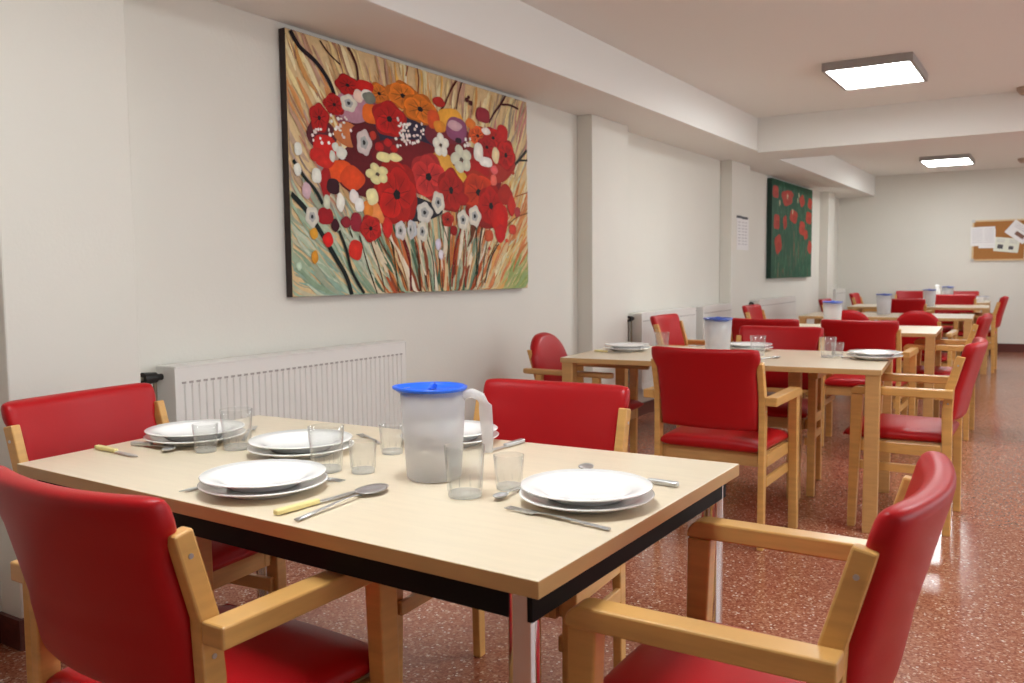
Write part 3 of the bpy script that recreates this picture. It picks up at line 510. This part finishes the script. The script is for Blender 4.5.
def wood_table(fr, rz, label, W=1.52, D=.88, extra=None, name='dining_table'):
    t = empty(name, label, 'table', (fr[0], fr[1], 0), rz, 'beech tables with square legs')
    bm = bmesh.new(); box(bm, -W, 0, 0, D, .724, .75, 1)
    for f in bm.faces:
        if all(abs(v.co.z-.75) < 1e-5 for v in f.verts): f.material_index = 0
    obj('table_top', bm, ['laminate', 'edge'], t, bevel=.002)
    k = .062; e = .006
    sp = [(-W+e, e), (-e-k, e), (-e-k, D-e-k), (-W+e, D-e-k)]+(extra or [])
    for x, y in sp: obj('leg', boxbm(x, x+k, y, y+k, 0, .724), 'wood_side', t, bevel=.003)
    return t
T2 = (-.652, 4.125); A2 = math.radians(5)
wood_table(T2, A2, 'beech dining table just behind the nearest one, set with plates and a jug', W=1.565, extra=[(-.48, .47)])
wood_table((-.70, 6.60), math.radians(3), 'third beech dining table from the camera with an empty right corner')
wood_table((-.635, 8.72), math.radians(3), 'fourth beech dining table from the camera, behind two round-backed chairs', W=1.50)
wood_table((-.645, 11.08), math.radians(3), 'fifth beech dining table from the camera', W=1.5)
wood_table((-.74, 12.70), math.radians(2), 'farthest beech dining table, with magazines, near the far wall', W=1.1)

# ------------------------------------------------------------------ chairs
ARM = .665
def tilt(z): return 0 if z < .56 else -(z-.56)*.27
def make_armchair():
    t = empty('armchair', '', 'chair')
    # seat
    bm = bmesh.new()
    def seat(u, v, s):
        y = .02+v*.225; hw = .243+.012*v
        z = .437+.028*s+.010*(1-u*u)*(s > 0)-(.018*max(0, v-.6)/.4 if s > 0 else 0)
        return (u*hw, y, z)
    cushion(bm, seat, 20, 20, 10)
    obj('seat', bm, 'red', t, smooth=True)
    # backrest, bowed backwards in the middle, corners standing proud above the posts
    bm = bmesh.new()
    def back(u, v, s):
        z = .692+.180*v-.004*(1-u*u)*max(v, 0)
        k = min(1, max(0, (z-.765)/.065)); hw = .2205+.021*k*k*(3-2*k)-.004*max(v, 0)**16
        z -= .007*abs(u)**16*max(v, 0)**4
        bow = .038*(1-u*u)
        y = -.216-(z-.665)*.27*(1 if z > .62 else .75)-bow+.026*s
        return (u*hw, y, z)
    cushion(bm, back, 28, 28, 20)
    obj('backrest', bm, 'red', t, smooth=True)
    bm = bmesh.new()
    for sg in (-1, 1): box(bm, sg*.222-.011, sg*.222+.011, -.17, .20, .352, .412)
    box(bm, -.211, .211, .178, .20, .352, .412); box(bm, -.211, .211, -.17, -.15, .352, .412)
    obj('seat_frame', bm, 'wood_side', t, bevel=.003)
    for sg in (-1, 1):
        a, b = sorted((sg*.223, sg*.25))
        zt = .815
        prof = [(-.220, 0), (-.186, 0), (-.170, .56), (-.180, .665), (-.224, .815), (-.259, .808), (-.219, .665), (-.214, .56)]
        bm = bmesh.new(); prism(bm, prof, a, b)
        lg = obj('leg', bm, 'wood', t, bevel=.004)
        for z, yy in ((.772, -.231), (.60, -.195)):
            bm = bmesh.new(); x = sg*.2505; tube(bm, [(x, yy, z), (x+sg*.0012, yy, z)], .0045, 12)
            obj('screw', bm, 'steel', lg)
        # front leg, tapering to the foot
        a, b = sorted((sg*.252, sg*.292))
        bm = bmesh.new(); prism(bm, [(.178, 0), (.212, 0), (.205, .6255), (.153, .6255)], a, b)
        obj('leg', bm, 'wood', t, bevel=.004)
        # armrest with rounded front corner
        a, b = sorted((sg*.2505, sg*.302))
        prof = [(-.218, ARM-.038), (.205, ARM-.038)]
        for i in range(6):
            an = i/5*PI/2; prof.append((.205-.032+.034*math.cos(an), ARM-.034+.034*math.sin(an)))
        prof += [(-.218, ARM)]
        bm = bmesh.new(); prism(bm, prof, a, b); obj('armrest', bm, 'wood', t, bevel=.004)
        # side stretcher and side rail
        a, b = sorted((sg*.2355, sg*.2515))
        bm = bmesh.new(); box(bm, a, b, -.176, .196, .27, .31); obj('stretcher', bm, 'wood', t, bevel=.003)
        bm = bmesh.new(); box(bm, a, b, -.172, .19, .356, .408); obj('side_rail', bm, 'wood', t, bevel=.003)
    return t
def make_round_chair(seatmat='red'):
    t = empty('round_back_chair', '', 'chair')
    bm = bmesh.new()
    cushion(bm, lambda u, v, s: (u*(.222), .02+v*.22, .437+.03*s+.01*(1-u*u)*(s > 0)), 18, 18, 7)
    obj('seat', bm, seatmat, t, smooth=True)
    bm = bmesh.new(); n = 36; rings = []
    def outline(k):
        pts = []
        for i in range(n):
            a = 2*PI*i/n; c, s = math.cos(a), math.sin(a)
            ex = .5 if s > 0 else .32
            x = math.copysign(abs(c)**(.85 if s > 0 else .6), c)*(.205 if s > 0 else .205+.015*s)*.93; z = math.copysign(abs(s)**(.95 if s > 0 else .6), s)*.185
            pts.append((x*k, z*k))
        return pts
    for k, d in ((0, -.034), (.5, -.034), (.85, -.030), (.97, -.018), (1, 0), (.97, .018), (.85, .030), (.5, .036), (0, .038)):
        zc = .665
        if k == 0: rings.append([bm.verts.new((0, -.215+tilt(zc)-.012+d, zc))])
        else: rings.append([bm.verts.new((x, -.215+tilt(zc+z)-.012*(1-(x/.21)**2)+d, zc+z)) for x, z in outline(k)])
    for a, b in zip(rings, rings[1:]):
        for i in range(n):
            j = (i+1) % n
            if len(a) == 1: bm.faces.new((a[0], b[j], b[i]))
            elif len(b) == 1: bm.faces.new((a[i], a[j], b[0]))
            else: bm.faces.new((a[i], a[j], b[j], b[i]))
    obj('backrest', bm, 'red', t, smooth=True)
    bm = bmesh.new()
    for sg in (-1, 1): box(bm, sg*.225-.011, sg*.225+.011, -.18, .19, .352, .41)
    box(bm, -.214, .214, .168, .19, .352, .41); box(bm, -.214, .214, -.18, -.16, .352, .41)
    obj('seat_frame', bm, 'wood_side', t, bevel=.003)
    for sg in (-1, 1):
        a, b = sorted((sg*.20, sg*.235))
        bm = bmesh.new(); prism(bm, [(-.235, 0), (-.20, 0), (-.18, .4), (-.19, .52), (-.225+tilt(.76), .76), (-.252+tilt(.76), .76), (-.225, .5), (-.215, .4)], sg*.165-.014, sg*.165+.014)
        obj('leg', bm, 'wood', t, bevel=.004)
        bm = bmesh.new(); prism(bm, [(.15, 0), (.185, 0), (.19, .636), (.145, .636)], sg*.24-.015, sg*.24+.015); obj('leg', bm, 'wood', t, bevel=.004)
        bm = bmesh.new(); prism(bm, [(-.20, .0), (-.17, .0), (-.165, .636), (-.205, .636)], sg*.24-.015, sg*.24+.015); obj('arm_post', bm, 'wood', t, bevel=.004)
        # paddle arm with rounded ends
        prof = []
        for i in range(9):
            an = -PI/2+PI*i/8; prof.append((.027*math.sin(an)*-1, .235+.03*math.cos(an)))
        for i in range(9):
            an = PI/2+PI*i/8; prof.append((.025*math.sin(an)*-1, -.26+.03*math.cos(an)))
        prof = [(sg*.238+x, y) for x, y in prof]
        bm = bmesh.new(); prism(bm, prof, .636, .664, 'z'); obj('armrest', bm, 'wood_side', t, bevel=.008, seg=3)
        bm = bmesh.new(); box(bm, sg*.232-.008, sg*.232+.008, -.19, .17, .365, .405); obj('side_rail', bm, 'wood_side', t, bevel=.003)
    return t
AC = make_armchair(); first = [True]
def chair(x, y, face, label, group=None, rx=0):
    """face: compass angle in degrees, 0 = the seat looks towards +Y"""
    if first[0]:
        first[0] = False; r = AC; r.location = (x, y, 0); r.rotation_euler = (0, 0, math.radians(face)); r['label'] = label
        r['group'] = group or 'red vinyl armchairs with beech frames'
        return r
    return dup(AC, (x, y, 0), math.radians(face), label, group or 'red vinyl armchairs with beech frames')
chair(-1.36, 1.065, 0, 'red armchair at lower left, seen from behind, at the near side of the nearest table')
chair(-.455, 1.50, 90, 'large red armchair at lower right, at the right end of the nearest table')
chair(-2.10, 1.466, -84, 'red armchair at the left end of the nearest table, in front of the radiator')
chair(-1.255, 1.985, 183, 'red armchair on the far side of the nearest table, behind the jug')
chair(-1.28, 3.85, 0, 'red armchair seen squarely from behind at the second table, right of centre')
chair(-1.355, 4.86, 182, 'red armchair on the far side of the second table, its back facing away from us')
chair(-.59, 4.50, 90, 'red armchair at the right end of the second table')
chair(-1.70, 6.20, 0, 'red armchair at the near side of the third table, left one, mostly hidden')
chair(-1.09, 6.25, 0, 'red armchair at the near side of the third table, right one with broad square back')
chair(-2.24, 6.16, -90, 'red armchair by the radiator at the left end of the third table')
chair(-.71, 6.98, 90, 'red armchair at the right end of the third table')
chair(-2.19, 8.20, -90, 'red armchair below the green painting at the left end of the fourth table')
chair(-1.94, 10.15, -90, 'small far red armchair beyond the left end of the fourth table')
chair(-2.12, 12.75, -90, 'small far red armchair at the left end of the farthest table')
chair(-1.46, 10.70, 0, 'red armchair at the near side of the fifth table')
chair(-1.10, 12.02, 180, 'red armchair at the far side of the fifth table, right of a jug')
chair(-.80, 11.47, 90, 'far red armchair at the right end of the fifth table')
chair(-1.81, 13.81, 180, 'farthest red armchair at left, behind the last table near the far wall')
chair(-1.19, 13.81, 180, 'farthest red armchair at right, behind the last table beside the magazines')
RC = make_round_chair()
RC.location = (-2.235, 4.37, 0); RC.rotation_euler = (0, 0, -PI/2); RC['label'] = 'round-backed red chair with paddle arms at the left end of the second table'; RC['group'] = 'round-backed red chairs'
r = dup(RC, (-.985, 8.22, 0), 0, 'round-backed red chair at the near side of the fourth table, right one', 'round-backed red chairs')
dup(RC, (-1.525, 8.2, 0), 0, 'round-backed red chair at the near side of the fourth table, left one behind a jug', 'round-backed red chairs')
bm = bmesh.new(); cushion(bm, lambda u, v, s: (u*.2, v*.17, .03+.03*s), 14, 14, 5)
tag(obj('seat_cushion', bm, 'blue_seat', smooth=True, loc=(-.985, 8.26, .485)), 'dark blue cushion on the seat of the right round-backed chair', 'cushion')

# ------------------------------------------------------------------ crockery
ZT = .75
def plate_obj(loc, label, group, deep=False, r=.132):
    bm = bmesh.new()
    if deep: prof = [(0, .004), (r*.5, .004), (r*.52, 0), (r*.56, .0), (r*.60, .004), (r*.70, .014), (r*.76, .017), (r*.96, .022), (r*.975, .024), (r*.96, .0255), (r*.76, .0205), (r*.68, .016), (r*.55, .007), (0, .006)]
    else: prof = [(0, .003), (r*.55, .003), (r*.57, 0), (r*.62, 0), (r*.66, .004), (r*.80, .012), (r*.98, .018), (r, .0205), (r*.98, .022), (r*.80, .0155), (r*.66, .009), (0, .008)]
    lathe(bm, prof, 48)
    o = obj('soup_plate' if deep else 'dinner_plate', bm, 'white', smooth=True, loc=loc)
    return tag(o, label, 'plate', group)
FL = {}
def plates(x, y, where, group, r=.132, z=ZT, two=True):
    for deep, dz in ((False, .0006), (True, .0135)):
        if deep and not two: continue
        lab = ('top plate of the stack ' if deep else 'flat lower plate of the stack ')+where
        if not two: lab = 'white plate '+where
        if deep not in FL: FL[deep] = plate_obj((x, y, z+dz), lab, group, deep)
        else:
            o = FL[deep].copy(); C.objects.link(o); o.location = (x, y, z+dz); o['label'] = lab; o['group'] = group
G1 = 'white plates on the nearest table'; G2 = 'white plates on the second table'
plates(-1.975, 1.515, 'at the left end of the nearest table', G1)
plates(-1.605, 1.545, 'half hidden behind the front middle stack', G1)
plates(-1.395, 1.235, 'at the front middle of the nearest table', G1)
plates(-1.36, 1.845, 'behind the blue-lidded jug on the nearest table', G1)
plates(-.765, 1.482, 'at the right end of the nearest table', G1)
plates(-2.06, 4.50, 'at the left end of the second table', G2)
plates(-.765, 4.62, 'at the right end of the second table', G2)
plates(-1.46, 4.82, 'in the middle of the second table behind a tumbler', G2)

def tumbler(r, h):
    bm = bmesh.new(); rb = r*.82
    lathe(bm, [(rb, .0), (r*.9, h*.4), (r, h), (r-.0015, h+.0006), (r-.0025, h), (r*.9-.002, h*.4), (rb-.0025, .0115)], 32)
    o = obj('tumbler', bm, 'glass', smooth=True)
    bm = bmesh.new(); lathe(bm, [(0, 0.0005), (rb*.97, 0.0005), (rb*.985, .004), (rb*.97, .010), (0, .012)], 32)
    obj('glass_base', bm, 'glass_base', o, smooth=True)
    bm = bmesh.new()
    for i in range(10):
        a = 2*PI*i/10; tube(bm, [((rb+.0006)*math.cos(a), (rb+.0006)*math.sin(a), .012), ((r*.9)*math.cos(a), (r*.9)*math.sin(a), h*.34)], [.0016, .0005], 6)
    obj('facet_ribs', bm, 'glass', o, smooth=True)
    return o
TG = {}
def glass(x, y, big, label, group='clear tumblers', z=ZT):
    if big not in TG: o = tumbler(.041 if big else .032, .104 if big else .072); TG[big] = o; o.location = (x, y, z+.0005); tag(o, label, 'glass', group)
    else: dup(TG[big], (x, y, z+.0005), 0, label, group)
glass(-1.79, 1.50, True, 'large clear tumbler beside the left end plates of the nearest table')
glass(-1.832, 1.435, False, 'small clear tumbler in front of the left end plates of the nearest table')
glass(-1.405, 1.43, True, 'large clear tumbler between the front and rear middle plates of the nearest table')
glass(-1.322, 1.46, False, 'small clear tumbler left of the blue-lidded jug on the nearest table')
glass(-1.40, 1.655, False, 'small clear tumbler behind the jug on its left side')
glass(-1.0, 1.405, True, 'large clear tumbler just in front of the blue-lidded jug')
glass(-.955, 1.50, False, 'small clear tumbler between the jug and the right end plates')
glass(-1.89, 4.60, True, 'clear tumbler beside the left plates on the second table')
glass(-1.33, 4.55, True, 'clear tumbler near the middle of the second table')
glass(-.985, 4.60, True, 'large tumbler by the right plates on the second table')
glass(-.955, 4.68, False, 'small tumbler touching the large one by the right plates on the second table')

def jug(rb, rt, h, lid='blue'):
    t = empty('water_jug', '', 'jug')
    bm = bmesh.new(); lathe(bm, [(0, .002), (rb-.004, .002), (rb, .006), (rb+(rt-rb)*.5, h*.5), (rt, h), (rt-.003, h), (rb+(rt-rb)*.5-.003, h*.5), (rb-.003, .009), (0, .008)], 48)
    obj('body', bm, 'jug', t, smooth=True)
    hw = h*.74; rw = rb+(rt-rb)*.74-.004
    bm = bmesh.new(); lathe(bm, [(0, .009), (rb-.004, .0095), (rw, hw), (0, hw+.0005)], 40); obj('water', bm, 'water', t, smooth=False)
    # handle on +X side, open at the foot
    bm = bmesh.new(); x = rt-.004
    pts = [(x, 0, h-.012), (x+.02, 0, h-.006), (x+.04, 0, h-.014), (x+.050, 0, h-.035), (x+.052, 0, h-.07), (x+.054, 0, h-.105), (x+.054, 0, h-.135)]
    tube(bm, pts, [.012, .014, .015, .015, .0145, .013, .011], 12, flat=.7); obj('handle', bm, 'jughandle', t, smooth=True)
    # lid: dished disc with rim, thumb tab and a pouring beak on -X
    bm = bmesh.new(); n = 48; prof = [(0, h-.001), (rt*.86, h-.001), (rt*.93, h+.006), (rt*.99, h+.008), (rt+.004, h+.006), (rt+.003, h+.001), (rt-.0035, h-.002), (rt-.0035, h-.010), (rt-.005, h-.010), (rt-.006, h-.004), (0, h-.004)]
    lathe(bm, prof, n)
    for v in bm.verts:
        a = math.atan2(v.co.y, v.co.x); k = max(0, math.cos(a-PI)); 
        if v.co.z > h-.003 and math.hypot(v.co.x, v.co.y) > rt*.8: v.co.x -= .016*k**6
    ld = obj('lid', bm, lid, t, smooth=True)
    bm = bmesh.new()
    prism(bm, [(.022*math.cos(PI*i/10), h+.002+.012*math.sin(PI*i/10)) for i in range(11)], -.004, .004)
    obj('lid_tab', bm, lid, ld, bevel=.001)
    return t
J = jug(.060, .072, .197); J.location = (-1.15, 1.50, ZT); J.rotation_euler = (0, 0, math.radians(20)); J['label'] = 'clear water jug with bright blue lid on the nearest table'
JG = 'water jugs with blue lids'; J['group'] = JG
J2 = jug(.060, .072, .197, 'blue2'); J2.location = (-1.49, 4.38, ZT); J2.rotation_euler = (0, 0, math.radians(125)); J2['label'] = 'water jug with dull blue lid on the second table'; J2['group'] = JG
dup(J2, (-1.46, 6.95, ZT), math.radians(125), 'water jug with blue lid on the third table', JG)
dup(J2, (-1.44, 9.15, ZT), math.radians(125), 'water jug with blue lid on the fourth table, behind the round-backed chairs', JG)
dup(J2, (-1.27, 11.22, ZT), math.radians(125), 'water jug with blue lid on the fifth table', JG)
dup(J2, (-1.25, 13.0, ZT), math.radians(125), 'farthest water jug with blue lid, on the last table', JG)
bm = bmesh.new(); lathe(bm, [(0, 0), (.04, 0), (.042, .12), (.036, .16), (.024, .185), (.03, .205), (.028, .225), (0, .23)], 24)
tag(obj('white_bottle', bm, 'white', smooth=True, loc=(-1.40, 13.2, ZT)), 'white bottle standing next to the farthest jug', 'bottle')
# magazines on the far table
mg = 'magazines on the farthest table'
for i, (dx, dy, rz, col, lab) in enumerate(((0, 0, .1, 'paper', 'white magazine at the bottom of the pile on the farthest table'), (.03, .03, -.15, 'paper', 'middle magazine with green print of the pile on the farthest table'), (.06, -.02, .25, 'inkblue', 'top magazine with dark blue cover on the farthest table'))):
    t = empty('magazine', lab, 'magazine', (-.98+dx, 12.98+dy, ZT+.001+i*.026), rz, mg)
    obj('pages', boxbm(-.15, .15, -.105, .105, 0, .022), 'paper', t, bevel=.002)
    bm = bmesh.new(); box(bm, -.15, .15, -.105, .105, .0222, .0245, 0)
    for k in range(5): box(bm, -.13+.05*k, -.10+.05*k, -.08, -.02+.015*k, .0245, .0252, 1)
    obj('cover', bm, ['paper' if i < 2 else 'inkblue', 'inkgreen' if i != 2 else 'paper'], t)

# ------------------------------------------------------------------ cutlery
CG = 'cutlery on the nearest table'
def spoon_geo(L=.20):
    bm = bmesh.new(); hl = L*.68; N = 10; top = []
    tube(bm, [(0, 0, .004), (0, hl*.3, .006), (0, hl*.75, .009), (0, hl*.93, .008), (0, hl*1.02, .004)], [.0065, .0055, .0032, .003, .004], 10, flat=.35)
    bl = L*.32/2; cy = hl+bl; bw = L*.105; rings = []
    for j in range(6):
        k = j/5; zz = .0085-(1-k*k)*.0075
        rings.append([bm.verts.new((bw*k*math.sin(2*PI*i/20)*(1+.1*math.cos(2*PI*i/20)*-1), cy+bl*k*math.cos(2*PI*i/20), zz)) for i in range(20)] if j else [bm.verts.new((0, cy, zz))])
    for a, b in zip(rings, rings[1:]):
        for i in range(20):
            j = (i+1) % 20
            if len(a) == 1: bm.faces.new((a[0], b[i], b[j]))
            else: bm.faces.new((a[i], a[j], b[j], b[i]))
    return bm
def cut(kind, a, b, label, z=ZT, group=CG, yellow=False, dz=0):
    """from handle end a to tip b"""
    a = Vector(a); b = Vector(b); L = (b-a).length; rz = math.atan2(b.y-a.y, b.x-a.x)-PI/2
    if kind == 'spoon':
        o = obj('spoon', spoon_geo(L), 'steel', smooth=True); s = o.modifiers.new('s', 'SOLIDIFY'); s.thickness = .0012
        tag(o, label, 'spoon', group)
    elif kind == 'fork':
        bm = bmesh.new(); hl = L*.72
        tube(bm, [(0, 0, .003), (0, hl*.35, .005), (0, hl*.8, .007), (0, hl, .004)], [.006, .005, .003, .0055], 10, flat=.35)
        bx = .011
        box(bm, -bx, bx, hl-.004, hl+L*.09, .0025, .0042)
        for k in range(4):
            x = -bx+.0028+k*(2*bx-.0056)/3; box(bm, x-.0015, x+.0015, hl+L*.09, L, .0028, .0042)
        o = obj('fork', bm, 'steel', smooth=False); tag(o, label, 'fork', group)
    else:
        o = empty('table_knife', label, 'knife', group=group); hl = L*.48
        bm = bmesh.new(); w_ = .0085
        prism(bm, [(-w_*.8, 0), (w_*.8, 0), (w_, .01), (w_*.75, hl), (-w_*.75, hl), (-w_, .01)], .001, .011, 'z')
        obj('handle', bm, 'yellow' if yellow else 'steel', o, bevel=.003, seg=3)
        bm = bmesh.new(); prism(bm, [(-.005, hl), (.005, hl), (.008, hl+.02), (.008, L*.88), (.002, L), (-.006, L*.9)], .003, .0048, 'z')
        obj('blade', bm, 'steel', o)
    o.location = (a.x, a.y, z+.0008+dz); o.rotation_euler = (0, 0, rz); return o
cut('knife', (-2.115, 1.315), (-1.915, 1.30), 'yellow-handled knife near the left corner of the nearest table', yellow=True)
cut('knife', (-2.075, 1.39), (-1.945, 1.425), 'steel knife sticking out before the left end plates of the nearest table')
cut('spoon', (-1.975, 1.50), (-1.905, 1.365), 'spoon with dark bowl in front of the left end plates of the nearest table', dz=0.0)
cut('fork', (-1.86, 1.58), (-2.0, 1.74), 'fork behind the left end plates of the nearest table')
cut('knife', (-1.49, 1.33), (-1.525, 1.125), 'knife half under the left side of the front middle plates')
cut('knife', (-1.225, 1.108), (-1.205, 1.325), 'yellow-handled knife right of the front middle plates', yellow=True)
cut('spoon', (-1.16, 1.10), (-1.185, 1.375), 'large spoon right of the front middle plates')
cut('fork', (-1.42, 1.36), (-1.295, 1.365), 'steel fork peeping out behind the front middle plates')
cut('fork', (-1.50, 1.725), (-1.64, 1.80), 'fork left of the plates behind the jug')
cut('knife', (-1.185, 1.935), (-1.195, 1.76), 'knife right of the plates behind the jug')
cut('spoon', (-.925, 1.53), (-.925, 1.40), 'small spoon at the left rim of the right end plates')
cut('fork', (-.645, 1.337), (-.875, 1.368), 'fork in front of the right end plates of the nearest table')
cut('knife', (-.655, 1.685), (-.80, 1.69), 'knife behind the right end plates of the nearest table')
cut('spoon', (-.845, 1.60), (-.905, 1.76), 'spoon whose bowl shows behind the right end plates of the nearest table')
CG2 = 'cutlery on the second table'
cut('knife', (-2.20, 4.37), (-2.02, 4.34), 'yellow-handled knife at the left end of the second table', group=CG2, yellow=True)
cut('spoon', (-2.07, 4.36), (-1.97, 4.37), 'spoon before the left plates of the second table', group=CG2)
cut('spoon', (-1.25, 4.30), (-1.19, 4.46), 'spoon in the middle of the second table', group=CG2)
cut('fork', (-1.31, 4.26), (-1.23, 4.42), 'fork in the middle of the second table', group=CG2)
cut('spoon', (-.86, 4.55), (-.925, 4.60), 'small spoon left of the right plates on the second table', group=CG2)
